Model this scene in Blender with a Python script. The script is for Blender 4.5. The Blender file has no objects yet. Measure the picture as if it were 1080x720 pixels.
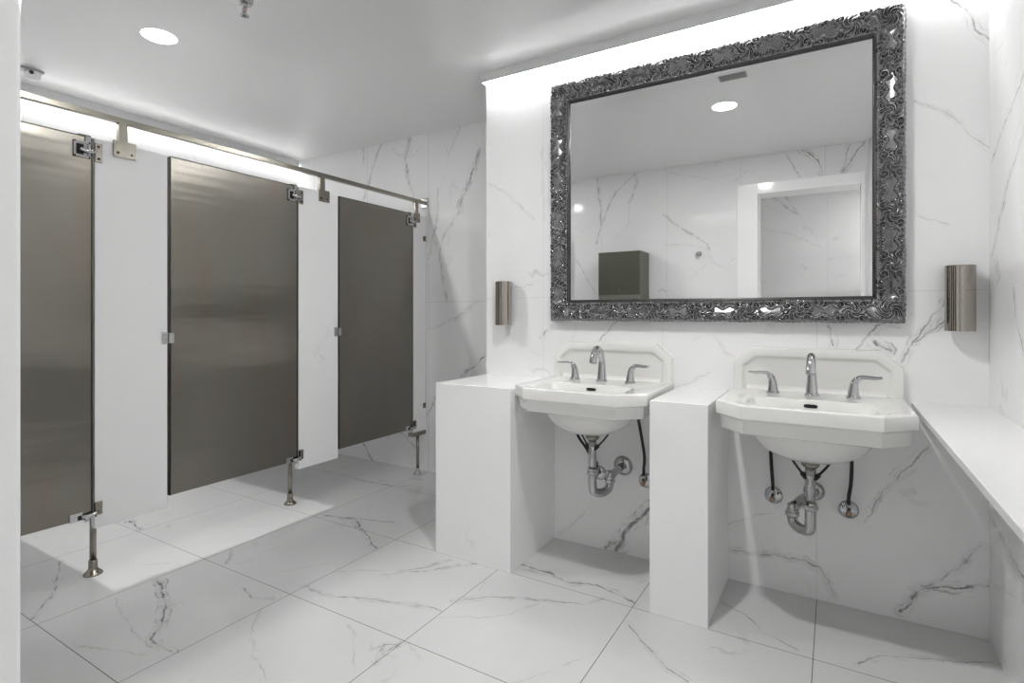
import bpy, bmesh, math, random
from mathutils import Vector, Matrix
random.seed(7)
C = bpy.context.scene.collection
H = 1.14                     # camera height; the room was surveyed in units of it
PI = math.pi

# ------------------------------------------------------------------ helpers
def link(o, parent=None):
    C.objects.link(o)
    if parent is not None:
        o.parent = parent
    return o

def tag(o, label=None, cat=None, group=None, kind=None):
    if label: o['label'] = label
    if cat: o['category'] = cat
    if group: o['group'] = group
    if kind: o['kind'] = kind
    return o

def thing(name, label, cat, loc=(0, 0, 0), group=None):
    o = bpy.data.objects.new(name, None)
    o.empty_display_size = .05
    o.location = loc
    link(o)
    return tag(o, label, cat, group)

class MB:
    """collects shapes in world metres and links them as ONE mesh object"""
    def __init__(s): s.v = []; s.f = []; s.sm = []
    def add(s, vs, fs, smooth=False):
        b = len(s.v)
        s.v += [tuple(p) for p in vs]
        for q in fs:
            s.f.append([b + i for i in q]); s.sm.append(smooth)
        return s
    def box(s, a, b):
        x0, y0, z0 = [min(p, q) for p, q in zip(a, b)]
        x1, y1, z1 = [max(p, q) for p, q in zip(a, b)]
        vs = [(x0,y0,z0),(x1,y0,z0),(x1,y1,z0),(x0,y1,z0),(x0,y0,z1),(x1,y0,z1),(x1,y1,z1),(x0,y1,z1)]
        return s.add(vs, [(0,3,2,1),(4,5,6,7),(0,1,5,4),(1,2,6,5),(2,3,7,6),(3,0,4,7)])
    def rbox(s, a, b, r=.003, seg=2):
        bm = bmesh.new()
        bmesh.ops.create_cube(bm, size=1)
        c = [(p + q) / 2 for p, q in zip(a, b)]; d = [abs(p - q) for p, q in zip(a, b)]
        for v in bm.verts:
            v.co = Vector((c[0] + v.co.x * d[0], c[1] + v.co.y * d[1], c[2] + v.co.z * d[2]))
        bmesh.ops.bevel(bm, geom=list(bm.edges), offset=min(r, min(d) * .45), segments=seg, affect='EDGES', profile=.5)
        bm.verts.index_update()
        s.add([v.co.copy() for v in bm.verts], [[v.index for v in f.verts] for f in bm.faces])
        bm.free(); return s
    def loft(s, loops, cap0=True, cap1=True, smooth=True, closed=True):
        n = len(loops[0]); vs = []; fs = []
        for L in loops: vs += [tuple(p) for p in L]
        m = n if closed else n - 1
        for i in range(len(loops) - 1):
            for j in range(m):
                k = (j + 1) % n
                fs.append((i*n + j, i*n + k, (i+1)*n + k, (i+1)*n + j))
        if cap0: fs.append(tuple(range(n - 1, -1, -1)))
        if cap1: fs.append(tuple((len(loops)-1)*n + j for j in range(n)))
        return s.add(vs, fs, smooth)
    def lathe(s, o, ax, prof, seg=24, cap0=True, cap1=True):
        """prof: [(radius, height along ax)]"""
        ax = Vector(ax).normalized(); o = Vector(o)
        u = ax.orthogonal().normalized(); w = ax.cross(u)
        loops = []
        for r, h in prof:
            loops.append([o + ax*h + (u*math.cos(2*PI*i/seg) + w*math.sin(2*PI*i/seg))*max(r, 1e-5) for i in range(seg)])
        return s.loft(loops, cap0, cap1)
    def tube(s, pts, r, seg=14, sub=6, flat=None):
        P = [Vector(p) for p in pts]
        rs = r if isinstance(r, (list, tuple)) else [r]*len(P)
        Q = []; R = []
        n = len(P)
        for i in range(n - 1):
            p0 = P[max(i-1, 0)]; p1 = P[i]; p2 = P[i+1]; p3 = P[min(i+2, n-1)]
            for k in range(sub):
                t = k / sub
                Q.append(.5*((2*p1) + (p2-p0)*t + (2*p0-5*p1+4*p2-p3)*t*t + (3*p1-p0-3*p2+p3)*t**3))
                R.append(rs[i]*(1-t) + rs[i+1]*t)
        Q.append(P[-1]); R.append(rs[-1])
        T = [(Q[min(i+1, len(Q)-1)] - Q[max(i-1, 0)]).normalized() for i in range(len(Q))]
        u = T[0].orthogonal().normalized()
        if abs(T[0].z) < .7: 
            u = Vector((0,0,1)) - T[0]*T[0].z; u.normalize()
        loops = []
        for i, q in enumerate(Q):
            u = (u - T[i]*u.dot(T[i])).normalized()
            w = T[i].cross(u)
            fl = 1.0 if flat is None else flat
            loops.append([q + (u*math.cos(2*PI*j/seg)*fl + w*math.sin(2*PI*j/seg))*R[i] for j in range(seg)])
        return s.loft(loops)
    def prism(s, poly, depth):
        """poly: list of 3-D points, extruded by the vector depth"""
        d = Vector(depth); n = len(poly)
        vs = [Vector(p) for p in poly] + [Vector(p) + d for p in poly]
        fs = [tuple(range(n)), tuple(range(2*n-1, n-1, -1))] + [(i, i+n, (i+1) % n + n, (i+1) % n) for i in range(n)]
        return s.add(vs, fs)
    def build(s, name, m, parent=None, fix=True):
        me = bpy.data.meshes.new(name)
        org = Vector((0, 0, 0))
        if parent is not None:
            p = parent
            while p is not None:
                org += p.location; p = p.parent
        me.from_pydata([tuple(Vector(p) - org) for p in s.v], [], s.f)
        for i, p in enumerate(me.polygons): p.use_smooth = s.sm[i]
        if fix:
            bm = bmesh.new(); bm.from_mesh(me)
            bmesh.ops.recalc_face_normals(bm, faces=bm.faces); bm.to_mesh(me); bm.free()
        me.materials.append(m); me.update()
        return link(bpy.data.objects.new(name, me), parent)

def struct(name, mb, m, parent=None):
    o = mb.build(name, m, parent)
    o['kind'] = 'structure'
    return o

# ------------------------------------------------------------------ materials
class NT:
    def __init__(s, name):
        s.m = bpy.data.materials.new(name); s.m.use_nodes = True
        s.t = s.m.node_tree; s.b = s.t.nodes['Principled BSDF']
    def n(s, kind, **kw):
        k = s.t.nodes.new(kind)
        for a, v in kw.items(): setattr(k, a, v)
        return k
    def l(s, a, b): s.t.links.new(a, b)
    def val(s, sock, v):
        if hasattr(v, 'is_output') or isinstance(v, bpy.types.NodeSocket): s.l(v, sock)
        else: sock.default_value = v
    def math(s, op, a, b=0.0, c=None, clamp=False):
        k = s.n('ShaderNodeMath', operation=op, use_clamp=clamp)
        s.val(k.inputs[0], a); s.val(k.inputs[1], b)
        if c is not None: s.val(k.inputs[2], c)
        return k.outputs[0]
    def vmath(s, op, a, b=(0, 0, 0)):
        k = s.n('ShaderNodeVectorMath', operation=op)
        s.val(k.inputs[0], a); s.val(k.inputs[1], b)
        return k.outputs['Value'] if op in ('LENGTH', 'DOT_PRODUCT', 'DISTANCE') else k.outputs[0]
    def scale(s, a, f):
        k = s.n('ShaderNodeVectorMath', operation='SCALE'); s.val(k.inputs[0], a); s.val(k.inputs['Scale'], f)
        return k.outputs[0]
    def noise(s, vec, sc, det=2.0, rough=.5):
        k = s.n('ShaderNodeTexNoise'); s.l(vec, k.inputs['Vector'])
        k.inputs['Scale'].default_value = sc; k.inputs['Detail'].default_value = det; k.inputs['Roughness'].default_value = rough
        return k
    def ramp(s, x, a, b, lo=0.0, hi=1.0, smooth=True):
        k = s.n('ShaderNodeMapRange'); k.interpolation_type = 'SMOOTHSTEP' if smooth else 'LINEAR'
        s.val(k.inputs[0], x)
        k.inputs[1].default_value = a; k.inputs[2].default_value = b; k.inputs[3].default_value = lo; k.inputs[4].default_value = hi
        return k.outputs[0]
    def mix(s, f, a, b):
        k = s.n('ShaderNodeMix', data_type='RGBA'); s.val(k.inputs[0], f)
        s.val(k.inputs[6], a); s.val(k.inputs[7], b)
        return k.outputs[2]

def plain(name, col, metal=0.0, rough=.4, **kw):
    t = NT(name)
    t.b.inputs['Base Color'].default_value = (*col, 1); t.b.inputs['Metallic'].default_value = metal
    t.b.inputs['Roughness'].default_value = rough
    for k, v in kw.items(): t.b.inputs[k].default_value = v
    return t.m

def seg_group():
    g = bpy.data.node_groups.new('vein_segment', 'ShaderNodeTree')
    for nm, ty in (('P', 'NodeSocketVector'), ('A', 'NodeSocketVector'), ('BA', 'NodeSocketVector'), ('Inv', 'NodeSocketFloat'), ('W', 'NodeSocketFloat'), ('D', 'NodeSocketFloat')):
        g.interface.new_socket(nm, in_out='INPUT', socket_type=ty)
    g.interface.new_socket('D', in_out='OUTPUT', socket_type='NodeSocketFloat')
    i = g.nodes.new('NodeGroupInput'); o = g.nodes.new('NodeGroupOutput'); L = g.links.new
    sub = g.nodes.new('ShaderNodeVectorMath'); sub.operation = 'SUBTRACT'; L(i.outputs['P'], sub.inputs[0]); L(i.outputs['A'], sub.inputs[1])
    dot = g.nodes.new('ShaderNodeVectorMath'); dot.operation = 'DOT_PRODUCT'; L(sub.outputs[0], dot.inputs[0]); L(i.outputs['BA'], dot.inputs[1])
    mul = g.nodes.new('ShaderNodeMath'); mul.operation = 'MULTIPLY'; mul.use_clamp = True; L(dot.outputs['Value'], mul.inputs[0]); L(i.outputs['Inv'], mul.inputs[1])
    sc = g.nodes.new('ShaderNodeVectorMath'); sc.operation = 'SCALE'; L(i.outputs['BA'], sc.inputs[0]); L(mul.outputs[0], sc.inputs['Scale'])
    ds = g.nodes.new('ShaderNodeVectorMath'); ds.operation = 'DISTANCE'; L(sub.outputs[0], ds.inputs[0]); L(sc.outputs[0], ds.inputs[1])
    m2 = g.nodes.new('ShaderNodeMath'); m2.operation = 'MULTIPLY'; L(ds.outputs['Value'], m2.inputs[0]); L(i.outputs['W'], m2.inputs[1])
    mn = g.nodes.new('ShaderNodeMath'); mn.operation = 'MINIMUM'; L(m2.outputs[0], mn.inputs[0]); L(i.outputs['D'], mn.inputs[1])
    L(mn.outputs[0], o.inputs['D'])
    return g
SEG = seg_group()

def marble(name, axes, veins=(), base=(.86, .86, .86), rough=.07, joints=None, jcol=(.42, .42, .41), jw=.0016, faint=1.0):
    """white porcelain marble. axes: which two world axes span the face; veins: polylines in metres on it;
    joints: ((offset, pitch) or None for each of the two axes)"""
    t = NT(name)
    pos = t.n('ShaderNodeNewGeometry').outputs['Position']
    sp = t.n('ShaderNodeSeparateXYZ'); t.l(pos, sp.inputs[0])
    ax = {'x': sp.outputs[0], 'y': sp.outputs[1], 'z': sp.outputs[2]}
    cb = t.n('ShaderNodeCombineXYZ')
    if axes:
        t.l(ax[axes[0]], cb.inputs[0]); t.l(ax[axes[1]], cb.inputs[1]); P0 = cb.outputs[0]
    else:
        P0 = pos
    n1 = t.noise(P0, 5.0, 3.0, .55); n2 = t.noise(P0, 26.0, 3.0, .6)
    w1 = t.scale(t.vmath('SUBTRACT', n1.outputs['Color'], (.5, .5, .5)), .07)
    w2 = t.scale(t.vmath('SUBTRACT', n2.outputs['Color'], (.5, .5, .5)), .026)
    P = t.vmath('ADD', t.vmath('ADD', P0, w1), w2)
    if axes: P = t.vmath('MULTIPLY', P, (1, 1, 0))
    # soft clouding and hair veins that run through every slab
    cl = t.noise(P0, 1.7, 3.0, .6).outputs['Fac']
    cloud = t.ramp(cl, .35, .75, 0, .05 * faint)
    hv = t.noise(t.vmath('ADD', P0, t.scale(w1, 4.0)), 1.3, 2.0, .5).outputs['Fac']
    ridge = t.math('ABSOLUTE', t.math('SUBTRACT', hv, .5))
    hair = t.math('MULTIPLY', t.ramp(ridge, .0, .006, 1, 0), t.ramp(n1.outputs['Fac'], .52, .68, 0, .20 * faint))
    dark = t.math('ADD', cloud, hair)
    W = {'f': .0035, 'm': .0055, 's': .0075, 'w': .014}
    G = {'f': ('f',), 'm': ('m',), 's': ('s', 'w')}
    core_gain = {'f': .30, 'm': .60, 's': .80}
    halo_gain = {'f': .06, 'm': .14, 's': .22}
    fil_gain = {'f': .16, 'm': .36, 's': .58}
    low = t.noise(t.vmath('ADD', P0, (3.1, 7.7, 1.3)), 5.5, 2.0, .55).outputs['Fac']
    low2 = t.noise(t.vmath('ADD', P0, (9.4, 2.2, 5.6)), 8.0, 2.0, .55).outputs['Fac']
    off1 = t.ramp(low, .30, .70, .2, 4.6, False)
    off2 = t.ramp(low2, .30, .70, 5.0, .4, False)
    patch = t.ramp(low2, .40, .60, .25, 1.0)
    breakn = t.noise(P0, 17.0, 2.0, .5).outputs['Fac']
    grain = t.noise(P0, 60.0, 3.0, .7).outputs['Fac']
    prev = None
    for cls, ks in G.items():
        D = None
        for k, pts in veins:
            if k not in ks: continue
            for a, b in zip(pts[:-1], pts[1:]):
                d = (b[0]-a[0], b[1]-a[1], 0); q = d[0]**2 + d[1]**2
                if q < 1e-8: continue
                g = t.n('ShaderNodeGroup'); g.node_tree = SEG
                last = D if D is not None else prev
                t.l(P if last is None else t.vmath('ADD', P, t.math('MULTIPLY', last, 1e-9)), g.inputs['P']); g.inputs['A'].default_value = (a[0], a[1], 0); g.inputs['BA'].default_value = d
                g.inputs['Inv'].default_value = 1/q; g.inputs['W'].default_value = 1/W[k]
                if D is None: g.inputs['D'].default_value = 50.0
                else: t.l(D, g.inputs['D'])
                D = g.outputs['D']
        if D is None: continue
        prev = D
        core = t.math('MULTIPLY', t.ramp(D, .1, 1.0, core_gain[cls], 0), t.ramp(breakn, .34, .62, .25, 1.0))
        halo = t.math('MULTIPLY', t.ramp(D, .5, 5.0, halo_gain[cls], 0), t.math('MULTIPLY', t.ramp(grain, .36, .64, .3, 1.0), patch))
        s1 = t.ramp(t.math('ABSOLUTE', t.math('SUBTRACT', D, off1)), .05, .55, fil_gain[cls], 0)
        s2 = t.ramp(t.math('ABSOLUTE', t.math('SUBTRACT', D, off2)), .05, .42, fil_gain[cls]*.7, 0)
        strand = t.math('MULTIPLY', t.math('MAXIMUM', s1, s2), t.math('MULTIPLY', t.ramp(breakn, .38, .60, .1, 1.0), patch))
        dark = t.math('MAXIMUM', dark, t.math('MAXIMUM', t.math('MAXIMUM', core, halo), strand))
    colr = t.mix(dark, (*base, 1), (.055, .055, .057, 1))
    if joints:
        jm = None
        for a, j in zip(axes, joints):
            if not j: continue
            fr = t.math('FRACT', t.math('DIVIDE', t.math('SUBTRACT', ax[a], j[0] - 100*j[1]), j[1]))
            dd = t.math('MULTIPLY', t.math('MINIMUM', fr, t.math('SUBTRACT', 1.0, fr)), j[1])
            e = t.ramp(dd, jw*.5, jw*1.1, 1, 0)
            jm = e if jm is None else t.math('MAXIMUM', jm, e)
        colr = t.mix(jm, colr, (*jcol, 1))
        t.l(t.math('ADD', t.math('MULTIPLY', jm, .4), rough), t.b.inputs['Roughness'])
    else:
        t.b.inputs['Roughness'].default_value = rough
    t.l(colr, t.b.inputs['Base Color'])
    return t.m

def steel_brushed(name, col, rough, stain=0.0):
    """sheet steel with an upright grain: reflections smear sideways and keep soft level bands"""
    t = NT(name)
    pos = t.n('ShaderNodeNewGeometry').outputs['Position']
    st = t.noise(t.vmath('MULTIPLY', pos, (420, 420, 4)), 1.0, 2.0, .6).outputs['Fac']
    big = t.noise(t.vmath('MULTIPLY', pos, (7.0, 7.0, 1.6)), 1.0, 3.0, .6).outputs['Fac']
    base = t.mix(t.ramp(st, .3, .7, 0, .20, False), (*col, 1), (col[0]*.75, col[1]*.75, col[2]*.75, 1))
    base = t.mix(t.ramp(big, .50, .80, 0, stain, False), base, (col[0]*1.0, col[1]*.72, col[2]*.55, 1))
    t.l(base, t.b.inputs['Base Color'])
    t.b.inputs['Metallic'].default_value = 1.0
    t.b.inputs['Roughness'].default_value = rough
    t.b.inputs['Anisotropic'].default_value = .85
    tg = t.n('ShaderNodeCombineXYZ'); tg.inputs[1].default_value = 1.0
    t.l(tg.outputs[0], t.b.inputs['Tangent'])
    wv = t.noise(t.vmath('MULTIPLY', pos, (.9, .9, 9.0)), 1.0, 2.0, .5).outputs['Fac']
    bp = t.n('ShaderNodeBump'); bp.inputs['Strength'].default_value = 1.0; bp.inputs['Distance'].default_value = .0030
    t.l(wv, bp.inputs['Height']); t.l(bp.outputs[0], t.b.inputs['Normal'])
    return t.m

def glow(name, col, power):
    t = NT(name)
    t.b.inputs['Base Color'].default_value = (.9, .9, .9, 1)
    t.b.inputs['Emission Color'].default_value = (*col, 1); t.b.inputs['Emission Strength'].default_value = power
    return t.m

E_LAMP, E_STALL, E_LOBBY_FILL, E_LED, EXPOSURE = 1320.0, 1500.0, 850.0, 37.0, 0.58
VEINS = {
    'floor': [
        ('m',[(-3.056,1.071),(-2.802,0.975),(-2.57,0.813)]),
        ('s',[(-2.475,1.208),(-2.237,1.12),(-2.104,1.047),(-2.058,0.992),(-1.999,0.976),(-1.924,0.976)]),
        ('f',[(-2.47,1.048),(-2.288,0.996),(-2.093,0.971)]),
        ('f',[(-2.274,0.824),(-1.975,0.928)]),
        ('m',[(-2.523,1.555),(-2.435,1.51),(-2.382,1.45)]),
        ('m',[(-2.118,1.364),(-2.005,1.325),(-1.926,1.355)]),
        ('f',[(-2.113,1.525),(-1.981,1.689)]),
        ('s',[(-2.474,2.082),(-2.28,2.131),(-2.097,2.025),(-1.91,1.92)]),
        ('m',[(-2.339,2.129),(-2.058,2.199)]),
        ('m',[(-1.91,1.488),(-1.79,1.487),(-1.607,1.562),(-1.387,1.61)]),
        ('f',[(-1.91,1.488),(-1.893,1.656),(-1.596,1.853)]),
        ('f',[(-1.901,1.288),(-1.781,1.184),(-1.527,1.041)]),
        ('f',[(-1.528,1.39),(-1.4,1.308),(-1.329,1.233)]),
        ('m',[(-1.291,1.289),(-1.317,1.369),(-1.279,1.405)]),
        ('s',[(-3.325,1.475),(-3.142,1.449)]),
        ('f',[(-3.016,1.692),(-2.992,1.952)]),
        ('m',[(-1.697,1.722),(-1.635,1.8),(-1.528,1.994)]),
        ('m',[(-1.606,1.817),(-1.399,2.026)]),
        ('m',[(-1.549,1.572),(-1.46,1.608),(-1.295,1.642)]),
        ('m',[(-1.295,1.74),(-1.141,1.842),(-0.986,1.914),(-0.854,1.953),(-0.792,2.04)]),
        ('s',[(-1.218,2.134),(-1.079,2.131),(-0.97,2.096),(-0.859,2.125),(-0.677,2.075)]),
        ('f',[(-1.262,1.6),(-1.065,1.748),(-0.977,1.929)]),
        ('f',[(-0.86,1.434),(-0.756,1.603),(-0.67,1.725)]),
        ('m',[(-0.655,1.919),(-0.559,1.841),(-0.453,1.739),(-0.387,1.711)]),
        ('m',[(-1.289,1.308),(-1.281,1.41)]),
        ('f',[(-1.258,1.424),(-1.18,1.373)]),
        ('m',[(-0.379,2.269),(-0.286,2.212),(-0.211,2.127),(-0.111,2.083)]),
        ('m',[(0.064,2.074),(0.127,2.174),(0.292,2.247),(0.462,2.311)]),
        ('f',[(-3.2,2.674),(-2.886,2.683)]),
        ('m',[(-2.831,2.632),(-2.524,2.657),(-2.427,2.702)]),
        ('f',[(-2.854,2.731),(-2.709,3.028)]),
    ],
    'back': [
        ('m',[(0.315,0.671),(0.222,0.558),(0.157,0.469),(0.097,0.345)]),
        ('m',[(-0.388,0.124),(-0.201,0.148),(-0.05,0.132),(-0.007,0.035)]),
        ('f',[(-0.397,0.23),(-0.233,0.307)]),
        ('s',[(0.209,0.03),(0.272,0.125),(0.392,0.171),(0.472,0.192)]),
        ('m',[(0.272,0.125),(0.369,0.226),(0.45,0.319)]),
        ('w',[(-0.902,0.009),(-0.843,0.115),(-0.73,0.248)]),
        ('f',[(-1.194,0.023),(-1.023,0.194)]),
        ('f',[(-1.645,1.861),(-1.493,1.766),(-1.339,1.617)]),
        ('f',[(-1.293,1.988),(-1.275,1.612)]),
        ('m',[(0.36,2.263),(0.404,2.216),(0.421,2.155),(0.464,2.089)]),
        ('f',[(0.25,1.922),(0.333,1.871),(0.464,1.719)]),
        ('f',[(0.227,1.522),(0.342,1.454)]),
        ('m',[(-0.024,1.095),(-0.005,1.013)]),
        ('m',[(0.07,1.004),(0.142,1.081),(0.211,1.098)]),
        ('m',[(0.211,0.957),(0.254,1.031),(0.335,1.175)]),
        ('s',[(0.133,1.028),(0.181,0.997)]),
        ('m',[(0.262,1.031),(0.343,1.114)]),
        ('m',[(-1.288,1.024),(-1.246,1.081)]),
        ('f',[(-1.122,1.003),(-1.102,1.089)]),
        ('m',[(-0.973,1.007),(-0.898,1.103)]),
        ('f',[(-1.449,1.275),(-1.302,1.309)]),
        ('f',[(-0.456,1.031),(-0.376,0.959)]),
        ('f',[(-0.614,0.817),(-0.466,0.881)]),
    ],
    'far': [
        ('m',[(-2.98,2.424),(-3.08,2.219),(-3.165,2.033)]),
        ('m',[(-3.172,2.442),(-3.165,2.317)]),
        ('s',[(-2.695,2.413),(-2.741,2.268),(-2.71,2.147)]),
        ('m',[(-2.71,2.147),(-2.649,2.0)]),
        ('f',[(-2.867,2.382),(-2.803,2.325),(-2.679,2.283),(-2.559,2.357)]),
        ('f',[(-2.234,2.437),(-2.316,2.274),(-2.429,1.976)]),
        ('s',[(-2.049,2.254),(-2.101,2.155),(-2.22,1.931),(-2.234,1.844)]),
        ('m',[(-2.234,1.844),(-2.358,1.7),(-2.414,1.569),(-2.358,1.231)]),
        ('m',[(-2.53,1.53),(-2.443,1.751),(-2.429,2.021)]),
        ('m',[(-2.275,1.098),(-2.088,1.206)]),
        ('f',[(-2.517,1.018),(-2.179,1.142)]),
        ('s',[(-2.211,0.692),(-2.037,0.845)]),
        ('m',[(-2.517,0.398),(-2.447,0.541)]),
        ('s',[(-3.154,0.121),(-3.075,0.001)]),
        ('m',[(-2.782,0.246),(-2.619,0.157)]),
    ],
    'right': [
        ('m',[(2.07,1.825),(2.269,1.751),(2.45,1.648)]),
        ('m',[(2.07,1.672),(2.198,1.575),(2.346,1.442)]),
        ('f',[(2.07,1.735),(2.164,1.681),(2.251,1.527)]),
        ('m',[(2.346,1.421),(2.438,1.347)]),
        ('m',[(2.183,1.221),(2.125,1.103),(2.07,1.024)]),
        ('m',[(2.428,0.439),(2.07,0.376)]),
        ('f',[(2.428,0.208),(2.07,0.328)]),
    ],
    'front': [
        ('m',[(-1.937,2.452),(-1.905,1.987),(-1.954,1.806)]),
        ('m',[(-1.888,2.016),(-1.76,2.277),(-1.574,2.434)]),
        ('m',[(-1.574,2.434),(-1.558,2.343),(-1.62,2.157)]),
        ('f',[(-1.62,2.157),(-1.635,1.964),(-1.792,1.825)]),
        ('f',[(-1.321,2.429),(-1.165,2.351),(-0.946,2.308),(-0.713,2.305)]),
        ('m',[(-1.321,2.024),(-1.165,1.896),(-0.946,1.739),(-0.92,1.682)]),
        ('f',[(-1.321,1.764),(-0.973,1.713),(-0.841,1.54),(-0.713,1.615)]),
        ('f',[(-0.973,1.643),(-0.815,1.538)]),
        ('m',[(-2.19,1.695),(-2.087,1.533),(-1.97,1.327)]),
        ('s',[(-0.212,2.443),(-0.122,2.341),(-0.079,2.234)]),
        ('m',[(0.092,2.432),(0.05,2.217)]),
        ('s',[(0.205,2.451),(0.05,2.217)]),
        ('m',[(-0.326,2.435),(-0.234,2.229)]),
        ('f',[(-2.121,1.927),(-1.954,2.006)]),
        ('f',[(-1.082,1.452),(-0.92,1.571)]),
    ],
    'vest': [
        ('m',[(-0.611,2.43),(-0.314,2.19)]),
        ('m',[(-0.468,2.414),(-0.314,2.19)]),
        ('f',[(-0.707,2.085),(-0.437,1.993),(-0.106,1.833)]),
        ('f',[(-0.314,2.19),(-0.106,1.833)]),
        ('f',[(-0.091,1.697),(0.235,1.714)]),
        ('f',[(0.067,2.32),(0.151,2.41)]),
    ],
}
# ------------------------------------------------------------------ plan of the room (metres; the lens stands over the origin)
YB = 2.168*H      # sink wall
YF = 2.667*H      # far wall, past the stalls
XR = .407*H       # right wall
YO = .05*H       # wall opposite the mirror
XL = -3.476*H     # back wall of the stalls
XS = -2.22*H      # face of the stall fronts
XC = -1.435*H     # left corner of the sink wall
ZC = 2.138*H      # ceiling
YV = -1.40*H      # end of the lobby behind the opening
PX = (-.053*H, .5375*H); PY = (1.79*H, .5395*H); PZ = (1.072*H, 1.072*H)

M = {}
M['floor'] = marble('floor_marble', 'xy', VEINS['floor'], base=(.64, .64, .64), rough=.2, joints=(PX, PY), jcol=(.07, .07, .068), jw=.0017)
M['back'] = marble('sink_wall_marble', 'xz', VEINS['back'], joints=(PX, PZ), jcol=(.64, .64, .635), jw=.0012)
M['far'] = marble('far_wall_marble', 'xz', VEINS['far'], joints=(PX, PZ), jcol=(.45, .45, .44), jw=.0013)
M['right'] = marble('right_wall_marble', 'yz', VEINS['right'], joints=((YB, .61), PZ), jcol=(.5, .5, .5), jw=.0013)
M['front'] = marble('opposite_wall_marble', 'xz', VEINS['front'], joints=(PX, PZ), jcol=(.5, .5, .5), jw=.0013)
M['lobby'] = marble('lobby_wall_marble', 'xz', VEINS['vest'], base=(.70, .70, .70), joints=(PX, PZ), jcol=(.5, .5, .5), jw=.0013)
M['slab'] = marble('plain_white_marble', '', (), base=(.89, .89, .89), rough=.10, faint=.55)
M['stall'] = marble('stall_wall_marble', 'yz', (), base=(.74, .74, .74), rough=.12, joints=((0, .61), PZ), jcol=(.5, .5, .5))
M['shelf'] = marble('shelf_marble', '', (), base=(.78, .78, .78), rough=.10, faint=.6)
M['pilaster'] = marble('pilaster_marble', '', (), base=(.83, .83, .83), rough=.3, faint=.6)
M['paint'] = plain('ceiling_paint', (.83, .83, .83), 0, .25, **{'Specular IOR Level': .75})
M['porcelain'] = plain('porcelain', (.79, .79, .765), 0, .08, **{'Coat Weight': .4, 'Coat Roughness': .04})
M['chrome'] = plain('chrome', (.55, .55, .56), 1, .06)
M['nickel'] = plain('brushed_nickel', (.30, .28, .24), 1, .22)
M['pipe'] = plain('tubular_chrome', (.46, .46, .46), 1, .08)
M['sconce'] = plain('polished_steel', (.42, .39, .35), 1, .05)
M['door'] = steel_brushed('stall_steel', (.245, .232, .206), .23, .45)
M['box'] = plain('dispenser_steel', (.165, .168, .135), 1, .36)
M['edge'] = plain('dark_steel_gap_shade', (.05, .045, .035), 1, .35)  # near black: door edges with gap shade painted in; screws share it
M['black'] = plain('black_rubber', (.012, .012, .012), 0, .45)
M['dark'] = plain('dark_void', (.01, .01, .01), 0, .8)
M['brass'] = plain('brass', (.34, .23, .17), 1, .3)
M['silver'] = plain('antique_silver', (.21, .21, .215), 1, .18)
M['mirror'] = plain('mirror_glass', (.86, .87, .865), 1, .0)
M['alu'] = plain('white_profile', (.72, .72, .72), 0, .4)
M['whiteplastic'] = plain('white_plastic', (.8, .8, .8), 0, .35)
M['greyplate'] = plain('grey_plate', (.42, .42, .43), 0, .4)
M['vent'] = plain('vent_grey', (.30, .30, .30), 0, .5)
M['lamp'] = glow('downlight_lens', (1, .995, .985), E_LAMP)
M['lamp_stall'] = glow('stall_downlight_lens', (1, .995, .985), E_STALL)
M['fill_lobby'] = glow('lobby_fill_lens', (1, .995, .985), E_LOBBY_FILL)
M['lamp_rim'] = glow('downlight_diffuser', (1, .995, .985), 14.0)
M['led_stall'] = glow('stall_led_strip', (1, 1, .995), E_LED*.55)
M['led'] = glow('led_strip_light', (1, 1, .995), E_LED)

# ------------------------------------------------------------------ room shell
T = .12
struct('floor', MB().box((XL-T, YV-T, -.1), (XR+T, YF+T, 0)), M['floor'])
struct('ceiling', MB().box((XL-T, YV-T, ZC), (XR+T, YF+T, ZC+.1)), M['paint'])
struct('wall_back', MB().box((XC, YB, 0), (XR+T, YF+T, ZC)), M['back'])
struct('wall_far', MB().box((XL-T, YF, 0), (XC, YF+T, ZC)), M['far'])
struct('wall_right', MB().box((XR, YO-T, 0), (XR+T, YB, ZC)), M['right'])
struct('wall_left', MB().box((XL-T, YO-T, 0), (XL, YF, ZC)), M['stall'])
# the opening the photograph was taken from, with its projecting surround
DX0, DX1 = -.467*H, .150*H           # clear opening
OX0, OX1 = -.599*H, .171*H           # outside of the surround
PYF = .143*H                         # face of the surround
DZ, OZ = 1.843*H, 1.917*H
YW = YO - T
m = MB().box((XL, YW, 0), (OX0, YO, ZC)).box((OX1, YW, 0), (XR, YO, ZC)).box((OX0, YW, OZ), (OX1, YO, ZC))
struct('wall_front', m, M['front'])
m = MB().rbox((OX0, YW, 0), (DX0, PYF, OZ), .003).rbox((DX1, YW, 0), (OX1, PYF, OZ), .003).rbox((DX0, YW, DZ), (DX1, PYF, OZ), .003)
struct('trim_1', m, M['slab'])
HX0, HX1 = -1.1*H, .60*H
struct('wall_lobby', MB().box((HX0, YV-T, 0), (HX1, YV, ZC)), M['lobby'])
m = MB().box((HX0-T, YV-T, 0), (HX0, YW, ZC)).box((HX1, YV-T, 0), (HX1+T, YW, ZC)).box((XR+T, YW-.04, 0), (HX1+T, YW, ZC))
struct('wall_lobby_side', m, M['slab'])

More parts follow.
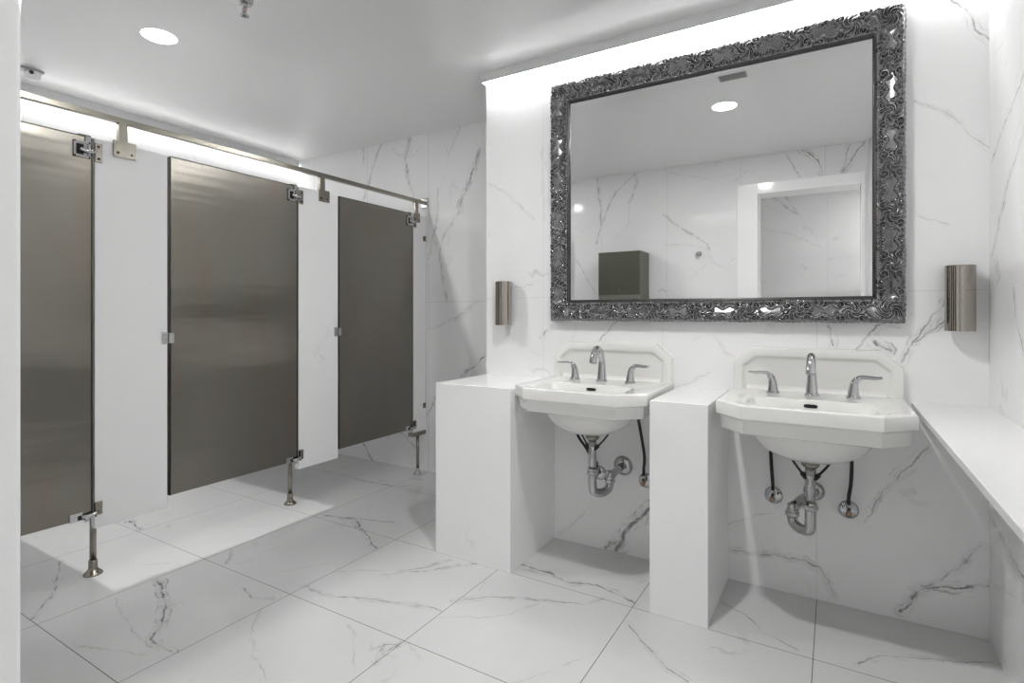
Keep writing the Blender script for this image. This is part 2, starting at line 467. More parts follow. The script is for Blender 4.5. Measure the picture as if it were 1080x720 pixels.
# ------------------------------------------------------------------ ceiling things
def downlight(label, x, y, lens, r=.073):
    t = thing('downlight', label, 'ceiling light', (x, y, ZC))
    MB().lathe((x, y, ZC), (0, 0, -1), [(r-.001, .0), (r+.006, 0), (r+.005, .0012), (r-.001, .0024), (r-.001, .0)], 40, False, False).build('trim_ring', M['whiteplastic'], t)
    MB().lathe((x, y, ZC), (0, 0, -1), [(r-.002, .0), (r-.002, .0025), (.030, .003), (.030, .0)], 40, False, False).build('lens', M['lamp_rim'], t)
    MB().lathe((x, y, ZC), (0, 0, -1), [(.030, .0), (.030, .003), (1e-5, .0032)], 32, True, False).build('led_core', lens, t)
    return t
downlight('round recessed ceiling light glowing above the stall doors', -2.381*H, 1.166*H, M['lamp_stall'])
downlight('round recessed ceiling light seen glowing in the mirror', -.519*H, 1.159*H, M['lamp'])
downlight('unseen ceiling light added in the lobby to light the opening', (.45*H), -.70*H, M['fill_lobby'])  # unseen lamp, added to light lobby and room from behind the lens

vx, vy = -.42*H, 1.548*H
t = thing('air_vent', 'small grey slotted ceiling vent reflected at top of mirror', 'air vent', (vx, vy, ZC))
MB().box((vx-.070, vy-.052, ZC-.005), (vx+.070, vy-.044, ZC)).box((vx-.070, vy+.044, ZC-.005), (vx+.070, vy+.052, ZC)).box((vx-.070, vy-.044, ZC-.005), (vx-.062, vy+.044, ZC)).box((vx+.062, vy-.044, ZC-.005), (vx+.070, vy+.044, ZC)).build('frame', M['vent'], t)
MB().box((vx-.062, vy-.044, ZC-.0008), (vx+.062, vy+.044, ZC)).build('backing', M['dark'], t)
m = MB()
for k in range(9):
    y = vy - .040 + k*.010
    m.box((vx-.062, y-.0034, ZC-.004), (vx+.062, y+.0034, ZC-.001))
m.build('louvre', M['vent'], t)

sx, sy = -1.80*H, 1.164*H
t = thing('fire_sprinkler', 'chrome pendant fire sprinkler hanging from the ceiling', 'sprinkler', (sx, sy, ZC))
MB().lathe((sx, sy, ZC), (0, 0, -1), [(.040, 0), (.040, .004), (.034, .012), (.031, .040), (.028, .044), (.012, .045)], 28, True, True).build('escutcheon', M['pipe'], t)
MB().lathe((sx, sy, ZC), (0, 0, -1), [(.013, .040), (.013, .054), (.009, .056), (.009, .060)], 16).build('body', M['pipe'], t)
m = MB()
for k in (-1, 1):
    m.tube([(sx+k*.010, sy, ZC-.056), (sx+k*.012, sy, ZC-.068), (sx+k*.009, sy, ZC-.080), (sx, sy, ZC-.087)], .003, 8, 4)
m.build('frame_arm', M['pipe'], t)
MB().lathe((sx, sy, ZC), (0, 0, -1), [(.0025, .058), (.0025, .084)], 10).build('bulb', plain('bulb_red', (.35, .04, .03), 0, .1), t)
m = MB().lathe((sx, sy, ZC), (0, 0, -1), [(.006, .084), (.008, .087), (.008, .089)], 18)
for k in range(10):
    a = 2*PI*k/10
    ca, sa = math.cos(a), math.sin(a); q = .0034
    m.prism([(sx+ca*.006-sa*q*.6, sy+sa*.006+ca*q*.6, ZC-.088), (sx+ca*.019-sa*q, sy+sa*.019+ca*q, ZC-.091), (sx+ca*.019+sa*q, sy+sa*.019-ca*q, ZC-.091), (sx+ca*.006+sa*q*.6, sy+sa*.006-ca*q*.6, ZC-.088)], (0, 0, -.0014))
m.build('deflector', M['pipe'], t)

ex, ey = -3.22*H, 1.015*H
t = thing('emergency_lamp', 'small white lamp under a grey plate at the ceiling beside the left panel', 'emergency light', (ex, ey, ZC))
MB().rbox((ex-.035, ey-.09, ZC-.012), (ex+.02, ey+.055, ZC), .003).build('mounting_plate', M['greyplate'], t)
MB().lathe((ex, ey+.010, ZC-.012), (0, 0, -1), [(.030, 0), (.034, .006), (.034, .028), (.028, .040), (.015, .046)], 24).build('lamp_head', M['whiteplastic'], t)
MB().lathe((ex+.031, ey-.004, ZC-.026), (1, -.2, .1), [(.010, 0), (.010, .006), (.006, .007)], 16).build('lamp_lens', M['black'], t)

# light profiles along the wall tops: a slim moulding under the ceiling with a strip tucked behind its lip
def cove(label, wall, along0, along1):
    zb, zt, dp, th = 2.092*H, ZC, .046, .006
    m = MB(); e1 = MB()
    if wall == 'y':
        y1, y0 = YB, YB - dp
        t = thing('cove_light', label, 'cove light', (along0, y1, zb))
        m.box((along0, y0, zb), (along1, y0+th, zt)).box((along0, y0+th, zb+.018), (along1, y1, zb+.024)).box((along0, y0+th, zb), (along0+.004, y1, zt))
        e1.box((along0+.008, y0+th+.003, zb+.010), (along1-.004, y1-.004, zb+.017))
    else:
        x1, x0 = XL, XL + dp
        t = thing('cove_light', label, 'cove light', (x1, along0, zb))
        m.box((x0-th, along0, zb), (x0, along1, zt)).box((x1, along0, zb+.018), (x0-th, along1, zb+.024))
        e1.box((x1+.004, along0+.008, zb+.010), (x0-th-.003, along1-.006, zb+.017))
    m.build('housing', M['alu'], t)
    e1.build('light_strip', M['led'] if wall == 'y' else M['led_stall'], t)
cove('long slim light moulding along the wall top above the mirror', 'y', XC-.004, XR-.002)
cove('long slim light moulding high on the wall behind the stalls', 'x', YO+.002, YF-.01)

# ------------------------------------------------------------------ toilet stalls
ZD0, ZD1 = .2916*H, 1.6090*H       # door bottom and top
ZP0, ZP1 = .2470*H, 1.6135*H       # pilaster bottom and top
PT = .030                          # slab thickness
def screws(mb, x, pts):
    for y, z in pts: mb.lathe((x, y, z), (1, 0, 0), [(.0052, 0), (.0052, .0012), (.003, .0022)], 10)

def pilaster(label, y0, y1, leg=None):
    t = thing('stall_pilaster', label, 'stall pilaster', (XS, (y0+y1)/2, ZP0 if not leg else 0), 'white pilasters between the stall doors')
    MB().rbox((XS-PT, y0, ZP0), (XS, y1, ZP1), .002).build('panel', M['pilaster'], t)
    if leg:
        y = leg
        MB().rbox((XS-PT-.008, y0-.012, ZP0-.006), (XS+.010, y1-.012, ZP0+.022), .002).build('shoe', M['nickel'], t)
        l = MB().lathe((XS-.006, y, 0), (0, 0, 1), [(.0105, .02), (.0105, ZP0-.004)], 16).build('leg', M['nickel'], t)
        MB().lathe((XS-.006, y, 0), (0, 0, 1), [(.030, 0), (.030, .004), (.024, .012), (.014, .024), (.013, .045), (.0105, .047)], 24).build('foot', M['chrome'], l)
        for z in (1.47*H, .42*H):
            m = MB().rbox((XS-.001, y1-.034, z-.018), (XS+.004, y1-.004, z+.018), .001)
            screws(m, XS+.004, [(y1-.019, z-.009), (y1-.019, z+.009)])
            m.build('wall_clip', M['nickel'], t)
    return t
P1 = (.877*H, 1.1165*H); P2 = (1.714*H, 1.955*H); P3 = (2.542*H, YF-.006)
pilaster('wide white marble pilaster between the left and middle stall doors', *P1)
pilaster('white marble pilaster between the middle and far stall doors', *P2)
pilaster('narrow white pilaster on a steel leg against the far wall', *P3, leg=2.588*H)

def stall_door(label, y0, y1, dark_gap):
    t = thing('stall_door', label, 'stall door', (XS, (y0+y1)/2, ZD0), 'stainless stall doors')
    th = .025
    MB().rbox((XS-th, y0, ZD0), (XS, y1, ZD1), .0015).build('panel', M['door'], t)
    e = MB().box((XS-th+.001, y1-.001, ZD0), (XS+.0008, y1+.0045, ZD1)).box((XS-th+.001, y0-.004, ZD0), (XS+.0006, y0+.001, ZD1)).box((XS-th+.002, y0, ZD1-.001), (XS+.0006, y1, ZD1+.003))  # dark strips: door edges plus the shade of the gaps, put in as colour
    e.build('edge_and_gap_shade', M['edge'], t)
    # top hinge: wrap on the door, pivot arm, leaf on the pilaster
    z = ZD1 - .052
    m = MB().rbox((XS-.001, y1-.060, z-.032), (XS+.007, y1-.052, z+.032), .001).rbox((XS-.001, y1-.060, z+.024), (XS+.007, y1-.002, z+.032), .001).rbox((XS-.001, y1-.060, z-.032), (XS+.007, y1-.002, z-.024), .001).rbox((XS-.001, y1-.012, z-.032), (XS+.007, y1-.004, z+.032), .001).box((XS, y1-.053, z-.026), (XS+.0015, y1-.01, z+.026))
    m.rbox((XS, y1-.022, z+.03), (XS+.006, y1-.002, ZD1+.007), .001).rbox((XS-.02, y1-.045, ZD1+.003), (XS+.006, y1-.004, ZD1+.007), .001)
    h = m.build('hinge', M['chrome'], t)
    MB().box((XS+.0015, y1-.050, z-.020), (XS+.003, y1-.026, z+.020)).build('hinge_slot', M['dark'], h)
    MB().tube([(XS+.008, y1-.040, z), (XS+.011, y1-.016, z-.004), (XS+.009, y1+.012, z-.004)], [.007, .009, .007], 10).build('hinge_arm', M['chrome'], h)
    m = MB().rbox((XS, y1+.010, z-.040), (XS+.006, y1+.036, z+.036), .0015)
    lf = m.build('hinge_leaf', M['nickel'], h)
    m = MB(); screws(m, XS+.006, [(y1+.023, z-.026), (y1+.023, z+.022)])
    m.build('screws', M['edge'], lf)
    # bottom hinge
    z = ZD0
    m = MB().rbox((XS-.028, y1-.072, z-.003), (XS+.005, y1-.030, z+.030), .0015)
    m.tube([(XS+.006, y1-.034, z+.012), (XS+.014, y1-.012, z+.010), (XS+.012, y1+.012, z+.018)], [.006, .010, .007], 10)
    m.lathe((XS+.012, y1-.020, z-.004), (0, 0, 1), [(.006, -.006), (.009, .0), (.009, .014)], 12)
    h = m.build('hinge', M['chrome'], t)
    MB().box((XS+.0052, y1-.046, z+.002), (XS+.007, y1-.006, z+.018)).build('hinge_slot', M['dark'], h)
    m = MB().rbox((XS, y1+.008, z+.000), (XS+.016, y1+.014, z+.052), .001).rbox((XS, y1+.010, z+.004), (XS+.007, y1+.036, z+.056), .0015)
    screws(m, XS+.007, [(y1+.024, z+.016), (y1+.024, z+.044)])
    m.build('hinge_leaf', M['nickel'], h)
    # strike plate at the latch side, half on the pilaster
    if dark_gap:
        z = .905*H
        m = MB().rbox((XS, y0-.038, z-.026), (XS+.006, y0-.014, z+.026), .0015).rbox((XS, y0-.012, z-.024), (XS+.010, y0+.010, z+.022), .002)
        screws(m, XS+.006, [(y0-.027, z-.014), (y0-.027, z+.014)])
        m.build('latch', M['chrome'], t)
    return t
stall_door('stainless steel stall door nearest the left white panel', .30*H, .8665*H, False)
stall_door('middle stainless steel stall door with faint brown smears', 1.1285*H, 1.7065*H, True)
stall_door('darkest stainless steel stall door, nearest the far wall', 1.9625*H, 2.534*H, True)

def partition(label, y, xl):
    t = thing('stall_partition', label, 'stall partition', (xl, y, 0), 'partitions between stalls')
    MB().rbox((XL+.004, y-.0125, ZP0+.03), (XS-PT-.002, y+.0125, ZP1), .0015).build('panel', M['pilaster'], t)
    l = MB().lathe((xl, y, 0), (0, 0, 1), [(.0125, .045), (.0125, ZP0+.034)], 18).build('leg', M['nickel'], t)
    MB().lathe((xl, y, 0), (0, 0, 1), [(.036, 0), (.036, .004), (.030, .011), (.019, .022), (.0165, .034), (.0165, .062), (.0128, .064)], 26).build('foot', M['nickel'], l)
partition('white stall partition on a steel leg by the left stall door', .960*H, -2.445*H)
partition('white stall partition on a steel leg by the middle stall door', 1.844*H, -2.4566*H)

t = thing('headrail', 'square brushed steel rail running above all the stall doors', 'headrail', (XS, YO, 1.688*H))
ZR0, ZR1 = 1.688*H, 1.709*H
MB().rbox((XS-.026, YO, ZR0), (XS, YF-.012, ZR1), .002).build('rail', M['nickel'], t)
for k, (yc, hw, po) in enumerate(((.968*H, .042, -.004), (1.864*H, .037, -.010), (2.572*H, .030, 0))):
    m = MB().rbox((XS-.001, yc-hw, 1.563*H), (XS+.007, yc+hw, 1.622*H), .001)
    m.rbox((XS-.022, yc+po-.016, 1.60*H), (XS+.0035, yc+po+.016, ZR0+.004), .001)
    br = m.build('bracket', M['nickel'], t)
    for q in (-1, 1):
        m = MB(); screws(m, XS+.007, [(yc+q*hw*.6, 1.578*H)])
        m.build('screw', M['edge'], br)
MB().rbox((XS-.042, YF-.014, ZR0-.022), (XS+.016, YF, ZR1+.022), .002).build('wall_flange', M['chrome'], t)

struct('stall_pilaster_near', MB().rbox((XS-PT, YO, ZP0), (XS, .292*H, ZP1), .002), M['pilaster'])  # unseen end pilaster left of the near door, closes the stall row

# ------------------------------------------------------------------ marble blocks and shelf
def block(label, x0, x1, y0, y1, z):
    o = MB().rbox((x0, y0, 0), (x1, y1, z), .002).build('marble_pedestal', M['slab'])
    return tag(o, label, 'pedestal', 'white marble pedestals beside the sinks')
block('wide white marble pedestal left of the left sink', XC, -1.0706*H, 1.783*H, YB, .709*H)
block('narrow white marble pedestal between the two sinks', -.531*H, -.344*H, 1.788*H, YB, .709*H)
o = MB().rbox((.213*H, .45*H, .697*H), (XR, YB, .7135*H), .0015).build('marble_shelf', M['shelf'])
tag(o, 'long thin white marble shelf along the right wall', 'shelf')

# ------------------------------------------------------------------ sinks
ZS = .7255*H
def octo(xc, d, z, HW=.296, FH=.203, YCH=.408, D=.500):
    hw, fh, yc, dd = HW-d, FH-d*.42, YCH-d*.42, D-d
    P = [(-hw, 0), (-hw, -yc), (-fh, -dd), (fh, -dd), (hw, -yc), (hw, 0)]
    n = (10, 6, 18, 6, 10, 18); out = []
    for i in range(6):
        a, b = P[i], P[(i+1) % 6]
        for k in range(n[i]):
            s = k/n[i]
            out.append((xc + a[0]+(b[0]-a[0])*s, YB + a[1]+(b[1]-a[1])*s, z))
    return out
def sup(xc, yc, rx, ry, z, e=2.0, like=None, cx=None):
    out = []
    for (x, y, _) in like:
        th = math.atan2((y - (YB - .25))/.25, (x - xc)/.296)
        c_, s_ = math.cos(th), math.sin(th)
        out.append((xc + rx*abs(c_)**(2/e)*(1 if c_ >= 0 else -1), YB + yc + ry*abs(s_)**(2/e)*(1 if s_ >= 0 else -1), z))
    return out

def sink(xc, label):
    t = thing('wall_sink', label, 'sink', (xc, YB, ZS), 'white porcelain wall sinks')
    like = octo(xc, 0, 0)
    L = []
    # inside of the bowl, from the drain upwards, over the deck, down the stepped apron and under to the drain
    L.append(sup(xc, -.300, .022, .022, ZS-.142, 2, like))
    L.append(sup(xc, -.310, .070, .050, ZS-.138, 2.1, like))
    L.append(sup(xc, -.330, .120, .075, ZS-.122, 2.4, like))
    L.append(sup(xc, -.350, .158, .090, ZS-.085, 3.0, like))
    L.append(sup(xc, -.358, .182, .104, ZS-.035, 4.0, like))
    L.append(sup(xc, -.361, .192, .111, ZS-.010, 5.0, like))
    L.append(sup(xc, -.361, .197, .114, ZS-.002, 5.0, like))
    L.append(sup(xc, -.361, .203, .118, ZS+.0005, 5.0, like))
    for d, z in ((.012, .001), (.004, 0), (.001, -.003), (0, -.007), (0, -.044), (.002, -.047), (.010, -.050), (.014, -.054), (.016, -.060), (.018, -.094), (.021, -.099), (.028, -.102)):
        L.append(octo(xc, d, ZS+z))
    L.append(sup(xc, -.250, .225, .205, ZS-.103, 2.6, like))
    L.append(sup(xc, -.258, .196, .185, ZS-.106, 2.3, like))
    for k in range(1, 9):
        a = k/8*PI/2*.93
        L.append(sup(xc, -.258-.010*k/8, .190*math.cos(a)+.006, .178*math.cos(a)+.006, ZS-.106-.108*math.sin(a), 2.15, like))
    L.append(sup(xc, -.268, .020, .020, ZS-.216, 2, like))
    b = MB(); b.loft(L, True, True, True)
    o = b.build('basin', M['porcelain'], t)
    md = o.modifiers.new('Edge', 'EDGE_SPLIT'); md.split_angle = math.radians(28)
    # splash back with clipped corners and a sunk panel
    zt = 1.000
    def out(d, y, lo=0.0):
        hw, ht, zc, z1 = .292-d, .222-d*.42, .938-d*.42, zt-d
        z0 = ZS-.002+lo
        P = [(-hw, z0), (-hw, zc), (-ht, z1), (ht, z1), (hw, zc), (hw, z0)]
        n = (8, 6, 16, 6, 8, 16); q = []
        for i in range(6):
            a, c = P[i], P[(i+1) % 6]
            for k in range(n[i]):
                s = k/n[i]; q.append((xc+a[0]+(c[0]-a[0])*s, YB+y, a[1]+(c[1]-a[1])*s))
        return q
    L = [out(0, 0), out(0, -.028), out(.002, -.033), out(.006, -.035), out(.030, -.035), out(.034, -.034, .0), out(.040, -.028, .0), out(.044, -.024, .0), out(.050, -.0225)]
    o = MB().loft(L, True, True, True).build('splash_back', M['porcelain'], t)
    md = o.modifiers.new('Edge', 'EDGE_SPLIT'); md.split_angle = math.radians(30)
    # cove where the deck rises into the splash back
    sec = []
    for k in range(7):
        a = k/6*PI/2
        sec.append((.022*(1-math.sin(a)), .022*(1-math.cos(a))))
    for x in (0,):
        loops = []
        for xx in (-.240, .240):
            loops.append([(xc+xx, YB-.022-p, ZS+q) for p, q in sec] + [(xc+xx, YB-.022, ZS-.002)])
        MB().loft(loops, True, True, False).build('deck_cove', M['porcelain'], t)
    # overflow slot at the back of the bowl
    y0 = YB-.2515; z0 = ZS-.021
    loops = []
    for yy, g in ((.0, 1.0), (-.004, 1.0)):
        q = []
        for k in range(20):
            a = 2*PI*k/20; c_, s_ = math.cos(a), math.sin(a)
            q.append((xc + .022*abs(c_)**.5*(1 if c_ > 0 else -1), y0+yy, z0 + .0065*abs(s_)**.6*(1 if s_ > 0 else -1)))
        loops.append(q)
    MB().loft(loops, True, True, False).build('overflow_slot', M['dark'], t)
    MB().lathe((xc, YB-.300, ZS-.144), (0, 0, 1), [(.024, 0), (.026, .004), (.022, .006), (.018, .004), (.016, .010), (1e-5, .012)], 24, True, False).build('drain', M['chrome'], t)
    # faucet: arched spout and two lever handles
    yb = YB-.125
    z = ZS
    m = MB().lathe((xc, yb, z), (0, 0, 1), [(.027, 0), (.027, .005), (.023, .009), (.0215, .012)], 24)
    m.tube([(xc, yb, z+.008), (xc, yb-.001, z+.055), (xc, yb-.004, z+.100), (xc, yb-.020, z+.138), (xc, yb-.050, z+.153), (xc, yb-.082, z+.142), (xc, yb-.100, z+.112), (xc, yb-.104, z+.094)],
           [.0225, .0175, .0145, .0140, .0145, .0155, .0170, .0175], 20, 6)
    s = m.build('spout', M['chrome'], t)
    MB().lathe((xc, yb-.1042, z+.0945), (0, -.2, -1), [(.0165, 0), (.0165, .004), (.012, .0045), (.010, .001)], 20).build('aerator', M['pipe'], s)
    for k in (-1, 1):
        hx = xc + k*.134
        m = MB().lathe((hx, yb, z), (0, 0, 1), [(.0255, 0), (.0255, .005), (.0225, .009)], 24)
        m.tube([(hx, yb, z+.006), (hx, yb, z+.030), (hx+k*.003, yb, z+.055), (hx+k*.012, yb, z+.072)], [.0215, .0165, .0135, .0115], 18, 6)
        h = m.build('handle', M['chrome'], t)
        MB().tube([(hx+k*.006, yb, z+.064), (hx+k*.018, yb-.001, z+.077), (hx+k*.040, yb-.003, z+.080), (hx+k*.066, yb-.006, z+.0785), (hx+k*.088, yb-.008, z+.081)], [.0105, .0108, .0088, .0080, .0062], 14, 6, .55).build('lever', M['chrome'], h)
    return t
SX1, SX2 = -.805*H, -.0645*H
sink(SX1, 'white porcelain sink between the two marble pedestals')
sink(SX2, 'white porcelain sink beside the right wall shelf')

def trap(xc, label, jx, jy, fx, fz, fr):
    """tail piece, J bend swinging to (jx, jy), wall arm to the flange at (fx, fz)"""
    yd = YB-.268
    zt, zn, zb = ZS-.219, .396*H, .298*H
    t = thing('drain_trap', label, 'drain pipe', (xc, yd, zb), 'chrome drain traps')
    MB().lathe((xc, yd, zt), (0, 0, -1), [(.030, -.004), (.030, .006), (.026, .014), (.019, .018)], 24).build('drain_flange', M['nickel'], t)
    MB().lathe((xc, yd, zt), (0, 0, -1), [(.0175, .010), (.0175, zt-zn+.005)], 20).build('tail_pipe', M['pipe'], t)
    def nut(p, ax, r=.0245):
        mm = MB().lathe(p, ax, [(.019, -.015), (r-.003, -.012), (r, -.009), (r, .004), (r-.003, .006), (.020, .014)], 10)
        for i in range(len(mm.sm)): mm.sm[i] = False
        return mm
    nut((xc, yd, zn), (0, 0, 1)).build('slip_nut', M['pipe'], t)
    dx, dy = jx, jy
    P = [(xc, yd, zn), (xc, yd, zb+.055)]
    L = math.hypot(dx, dy); R = L/2
    for k in range(1, 8):
        a = PI*k/8
        s = (1-math.cos(a))/2
        P.append((xc+dx*s, yd+dy*s, zb+.040-.030*math.sin(a)*R/.05))
    P += [(xc+dx, yd+dy, zb+.048), (xc+dx, yd+dy, zb+.060)]
    MB().tube(P, .0185, 18, 4).build('trap_bend', M['pipe'], t)
    nut((xc+dx, yd+dy, zb+.062), (0, 0, 1)).build('slip_nut', M['pipe'], t)
    e = Vector((fx, YB-.004, fz)); s = Vector((xc+dx, yd+dy, zb+.062))
    MB().tube([s, (s.x, s.y+.002, s.z+.030), (s.x*.88+e.x*.12, s.y+.014, fz-.012), (s.x*.6+e.x*.4, s.y*.62+e.y*.38, fz-.001), (e.x, e.y-.02, e.z), e], .0170, 18, 6).build('wall_arm', M['pipe'], t)
    MB().lathe((fx, YB, fz), (0, -1, 0), [(fr, 0), (fr, .004), (fr-.006, .012), (.022, .016)], 28).build('wall_flange', M['pipe'], t)
    m = MB()
    for k in (-1, 1):
        m.tube([(xc+k*.075, yd+.02, zt+.022), (xc+k*.045, yd+.01, zt-.020), (xc+k*.018, yd-.004, zt-.050)], .0042, 8, 4)
        m.tube([(xc+k*.028, yd+.0, zt-.040), (xc+k*.013, yd-.006, zt-.056)], .0085, 10, 2)
    m.build('linkage_rod', M['black'], t)
trap(-.794*H, 'chrome drain trap under the left sink', .049, .080, -.7536*H, .368*H, .046)
trap(SX2, 'chrome drain trap under the right sink', -.060, .050, -.061*H, .379*H, .038)

def supply(label, x, z, hx, hy, lean, mid=None):
    t = thing('supply_valve', label, 'water valve', (x, YB, z), 'water supply valves under the sinks')
    MB().lathe((x, YB, z), (0, -1, 0), [(.035, 0), (.035, .003), (.028, .010), (.012, .013)], 26).build('escutcheon', M['chrome'], t)
    MB().lathe((x, YB, z), (0, -1, 0), [(.0075, .008), (.0075, .050), (.0105, .051), (.0105, .064), (.006, .066)], 14).build('stub', M['brass'], t)
    MB().lathe((x, YB-.040, z+.004), (0, 0, 1), [(.0085, 0), (.0085, .012), (.0105, .013), (.0105, .026), (.008, .028)], 12).build('nut', M['pipe'], t)
    MB().tube([(x, YB-.040, z+.026), (x, YB-.041, z+.060)] + (mid or [(x+lean, YB-.055, z+.14)]) + [(hx, hy, ZS-.100)], .0068, 10, 6).build('hose', M['black'], t)
supply('left water valve and black hose under the left sink, behind the drain', -.858*H, .322*H, -1.065, YB-.190, -.012, [(-.985, YB-.058, .435), (-1.018, YB-.075, .50), (-1.040, YB-.13, .575)])
supply('water valve and black hose beside the narrow pedestal', -.6565*H, .322*H, SX1+.158, YB-.120, .006)
supply('left water valve and black hose under the right sink', -.1886*H, .343*H, SX2-.150, YB-.110, -.004)
supply('right water valve and black hose under the right sink', .0416*H, .333*H, SX2+.130, YB-.100, .008)

# ------------------------------------------------------------------ wall sconces
def sconce(label, x):
    r, z0, z1 = .0435, .946*H, 1.1465*H
    yc = YB-.047
    t = thing('wall_sconce', label, 'wall lamp', (x, YB, z0), 'cylindrical wall sconces beside the mirror')
    MB().lathe((x, yc, z0), (0, 0, 1), [(r-.003, .012), (r-.003, 0), (r, 0), (r, z1-z0), (r-.003, z1-z0), (r-.003, z1-z0-.012)], 48, True, True).build('shade', M['sconce'], t)
    o = t.children[0]
    md = o.modifiers.new('Edge', 'EDGE_SPLIT'); md.split_angle = math.radians(40)
    MB().rbox((x-.018, YB-.012, (z0+z1)/2-.045), (x+.018, YB, (z0+z1)/2+.045), .002).build('wall_plate', M['nickel'], t)
    for q, zz in ((1, z1-.008), (-1, z0+.008)):
        MB().lathe((x, yc, zz), (0, 0, q), [(r-.006, 0), (r-.006, .002)], 30).build('lamp_lens', M['whiteplastic'], t)
sconce('polished cylinder wall sconce left of the mirror', -1.313*H)
sconce('polished cylinder wall sconce right of the mirror', .331*H)

# ------------------------------------------------------------------ the mirror
mx0, mx1, mz0, mz1 = -1.0760*H, .1972*H, .9690*H, 2.001*H     # outside of the frame
FW = .081*H
gx0, gx1, gz0, gz1 = mx0+FW, mx1-FW, mz0+FW, mz1-FW
t = thing('wall_mirror', 'large mirror in an ornate antique silver frame over the sinks', 'mirror', ((mx0+mx1)/2, YB, mz0))
SCROLLS = ((.034, .024, .021, 1, 0), (.034, -.025, .018, -1, 0), (.062, .033, .013, -1, 1), (.061, -.034, .011, 1, 1), (.083, .030, .014, 1, 2), (.084, -.032, .011, -1, 2), (.050, .006, .009, 1, 1))
def relief(u, w):
    """carved height: u metres along the rail from its middle, w 0 (glass side) .. 1 (outside)"""
    v = (w-.53)*FW
    pitch = .186
    k = math.floor(u/pitch + .5)
    a = u - k*pitch
    h = 0.0
    r = math.hypot(a, v)
    if r < .036:                                    # rosette at each repeat
        th = math.atan2(v, a)
        f = 1 - (r/.036)**2
        h = f**.5*(.25 + .85*abs(math.cos(3*th + 5*(r/.036)))**1.5)
        if r < .010: h = .4 + .8*math.sqrt(1-(r/.010)**2)
    da = abs(a)
    for ca, cv, R, tw, kk in SCROLLS:               # paired scrolls, rolled up like shavings
        x, y = da - ca, v - cv*(1 if k % 2 else -1)
        rr = math.hypot(x, y)
        if rr < R:
            tt = math.atan2(y, x)*tw
            f = 1 - (rr/R)**3
            q = .5 + .5*math.cos(tt + 12.5*math.sqrt(rr/R) + kk)
            h = max(h, f**.5*q**.7*1.1)
    if .040 < da < .093 and abs(v) < .030:          # leaf sprays along the edges, smooth ground between them
        c0 = (.020 + .006*math.sin(da*120))
        q = abs(abs(v)-c0)/.0075
        if q < 1: h = max(h, .75*math.sqrt(1-q*q)*(.35+.65*abs(math.cos((da + (abs(v)-c0)*.8)*330))))
    if w < .17:                                     # pearl row along the glass
        b = (w-.115)/.055
        if abs(b) < 1: h = max(h, .45*math.sqrt(1-b*b)*(.40+.60*abs(math.cos(u*PI/.009))))
    if w > .84:                                     # gadroon along the outside
        h = max(h, .55*math.sin((w-.84)/.16*PI)*abs(math.cos(u*PI/.013))**.7)
    return h
def profile(w):
    """depth of the moulding off the wall, metres"""
    if w < .10: return .020 + .006*math.sin(w/.10*PI)
    if w < .18: return .022
    s = (w-.18)/.82
    return .021 + .020*math.sin(min(1, s*1.02)*PI*.62)**1.2 - (.014*max(0, (s-.86)/.14)**2)
NW = 44
def railpts(n, lo, hi): return [lo + (hi-lo)*i/n for i in range(n)]
peri = []
lenx, lenz = mx1-mx0, mz1-mz0
st = .0021
nx, nz = int(lenx/st), int(lenz/st)
for side, n in ((0, nx), (1, nz), (2, nx), (3, nz)):
    for i in range(n): peri.append((side, i/n))
rows = []
for j in range(NW+1):
    w = j/NW
    d = (1-w)*FW
    x0, x1, z0, z1 = mx0+d, mx1-d, mz0+d, mz1-d
    row = []
    for side, s in peri:
        if side == 0: x, z = x0+(x1-x0)*s, z0; u = x-(mx0+mx1)/2
        elif side == 1: x, z = x1, z0+(z1-z0)*s; u = z-(mz0+mz1)/2
        elif side == 2: x, z = x1+(x0-x1)*s, z1; u = x-(mx0+mx1)/2
        else: x, z = x0, z1+(z0-z1)*s; u = z-(mz0+mz1)/2
        half = (lenx if side in (0, 2) else lenz)/2
        hgt = relief(u, w)
        # corner shells
        cxn = mx1-FW*.5 if x > (mx0+mx1)/2 else mx0+FW*.5
        czn = mz1-FW*.5 if z > (mz0+mz1)/2 else mz0+FW*.5
        rr = math.hypot(x-cxn, z-czn)
        if rr < .062:
            f = 1-(rr/.062)**2
            tt = math.atan2(z-czn, x-cxn)
            shell = f*(.55+.45*math.cos(8*tt + 26*rr/.062))*1.2
            hgt = hgt*(1-f) + shell*f + .25*f
        y = YB - (profile(w) + .0135*hgt)
        if w > .97:
            e = .0016*(.5+.5*math.cos(u*2*PI/.020)) + .0012*math.cos(u*2*PI/.172)
            if side == 0: z -= e
            elif side == 1: x += e
            elif side == 2: z += e
            else: x -= e
        row.append((x, y, z))
    rows.append(row)
rows.append([(x, YB-.002, z) for x, y, z in rows[-1]])
rows.insert(0, [(x, YB-.002, z) for x, y, z in rows[0]])
MB().loft(rows, False, False, True).build('frame', M['silver'], t, fix=True)
# plain fillet between carving and glass
def ring(d, y): return [(gx0+d, YB-y, gz0+d), (gx1-d, YB-y, gz0+d), (gx1-d, YB-y, gz1-d), (gx0+d, YB-y, gz1-d)]
MB().loft([ring(-.006, .006), ring(-.006, .026), ring(-.001, .028), ring(.004, .025), ring(.006, .018), ring(.008, .017), ring(.009, .0145), ring(.009, .006)], False, False, False).build('fillet', plain('dark_pewter', (.09, .09, .09), 1, .26), t)
yg = .0150; bw = .022; bd = .0013
MB().loft([ring(.004, yg-.008), ring(.004, yg-bd), ring(.008+bw, yg)], True, True, False).build('glass', M['mirror'], t)

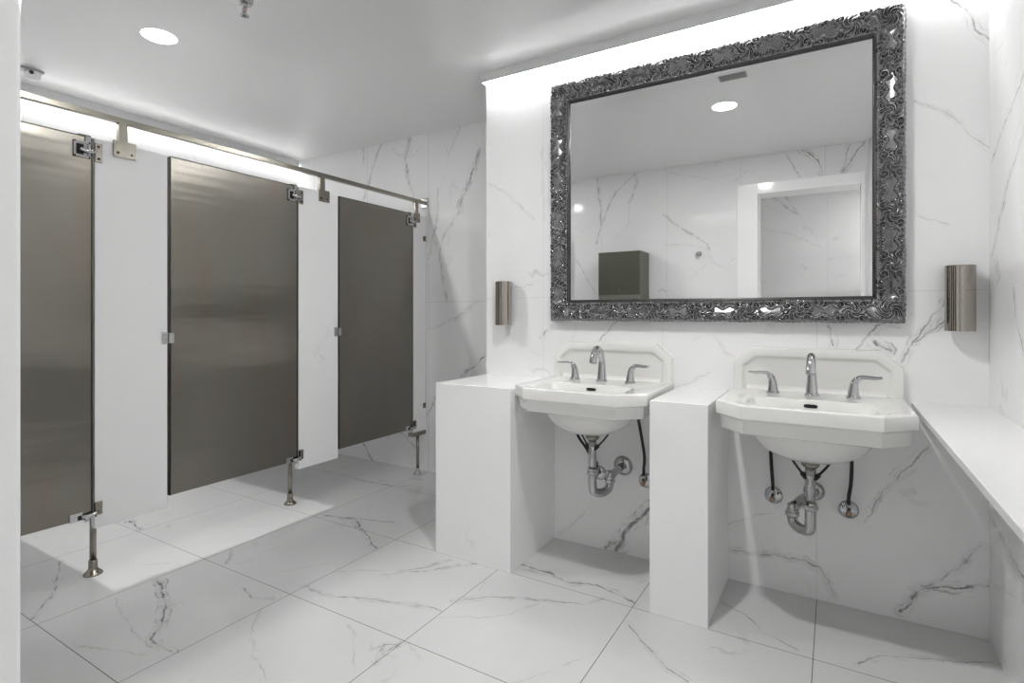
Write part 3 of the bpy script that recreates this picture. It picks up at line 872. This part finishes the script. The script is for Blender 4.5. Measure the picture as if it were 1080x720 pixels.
# ------------------------------------------------------------------ on the wall opposite, seen in the mirror
bx0, bx1 = -1.607*H, -1.267*H
t = thing('towel_dispenser', 'olive grey steel towel dispenser reflected in the mirror', 'dispenser', ((bx0+bx1)/2, YO, .45*H))
yf = .28*H; zt = 1.48*H
MB().rbox((bx0, YO, .45*H), (bx1, yf-.012, zt), .004).build('body', M['box'], t)
MB().rbox((bx0+.002, yf-.013, 1.128*H), (bx1-.002, yf, zt-.002), .003).build('door', M['box'], t)
MB().rbox((bx0+.002, yf-.013, .45*H+.002), (bx1-.002, yf-.001, 1.120*H), .003).build('waste_panel', plain('waste_steel', (.34, .34, .31), 1, .35), t)
MB().lathe(((bx0+bx1)/2, yf, 1.18*H), (0, 1, 0), [(.009, 0), (.009, .003), (.004, .004)], 14).build('lock', M['nickel'], t)
kx, kz = -.883*H, 1.45*H
t = thing('robe_hook', 'small round chrome hook on the wall, seen in the mirror', 'hook', (kx, YO, kz))
MB().lathe((kx, YO, kz), (0, 1, 0), [(.022, 0), (.022, .004), (.017, .008), (.009, .010)], 24).build('base', M['pipe'], t)
MB().lathe((kx, YO, kz), (0, 1, 0), [(.008, .008), (.008, .030), (.015, .036), (.017, .042), (.012, .047), (.004, .048)], 20).build('knob', M['pipe'], t)

# ------------------------------------------------------------------ camera and view
cam = bpy.data.cameras.new('camera'); co = bpy.data.objects.new('camera', cam); C.objects.link(co)
cam.sensor_fit = 'HORIZONTAL'; cam.sensor_width = 36; cam.lens = 36*570.4/1080
cam.shift_y = -29.7/1080
cam.clip_start = .01
co.location = (0, 0, H); co.rotation_euler = (PI/2, 0, math.atan2(.5120, .8590))
sc = bpy.context.scene
sc.camera = co
w = bpy.data.worlds.new('room_world'); sc.world = w; w.use_nodes = True
w.node_tree.nodes['Background'].inputs[0].default_value = (.5, .5, .5, 1); w.node_tree.nodes['Background'].inputs[1].default_value = .0
vs = sc.view_settings
sc.display_settings.display_device = 'sRGB'
vs.view_transform = 'Standard'; vs.look = 'None'; vs.exposure = EXPOSURE; vs.gamma = 1.0; vs.use_curve_mapping = False
cy = sc.cycles
cy.max_bounces = 14; cy.diffuse_bounces = 8; cy.glossy_bounces = 6; cy.transmission_bounces = 4
cy.caustics_reflective = False; cy.caustics_refractive = False
cy.sample_clamp_indirect = 6.0
cy.use_denoising = True
cy.use_adaptive_sampling = True; cy.adaptive_threshold = .02
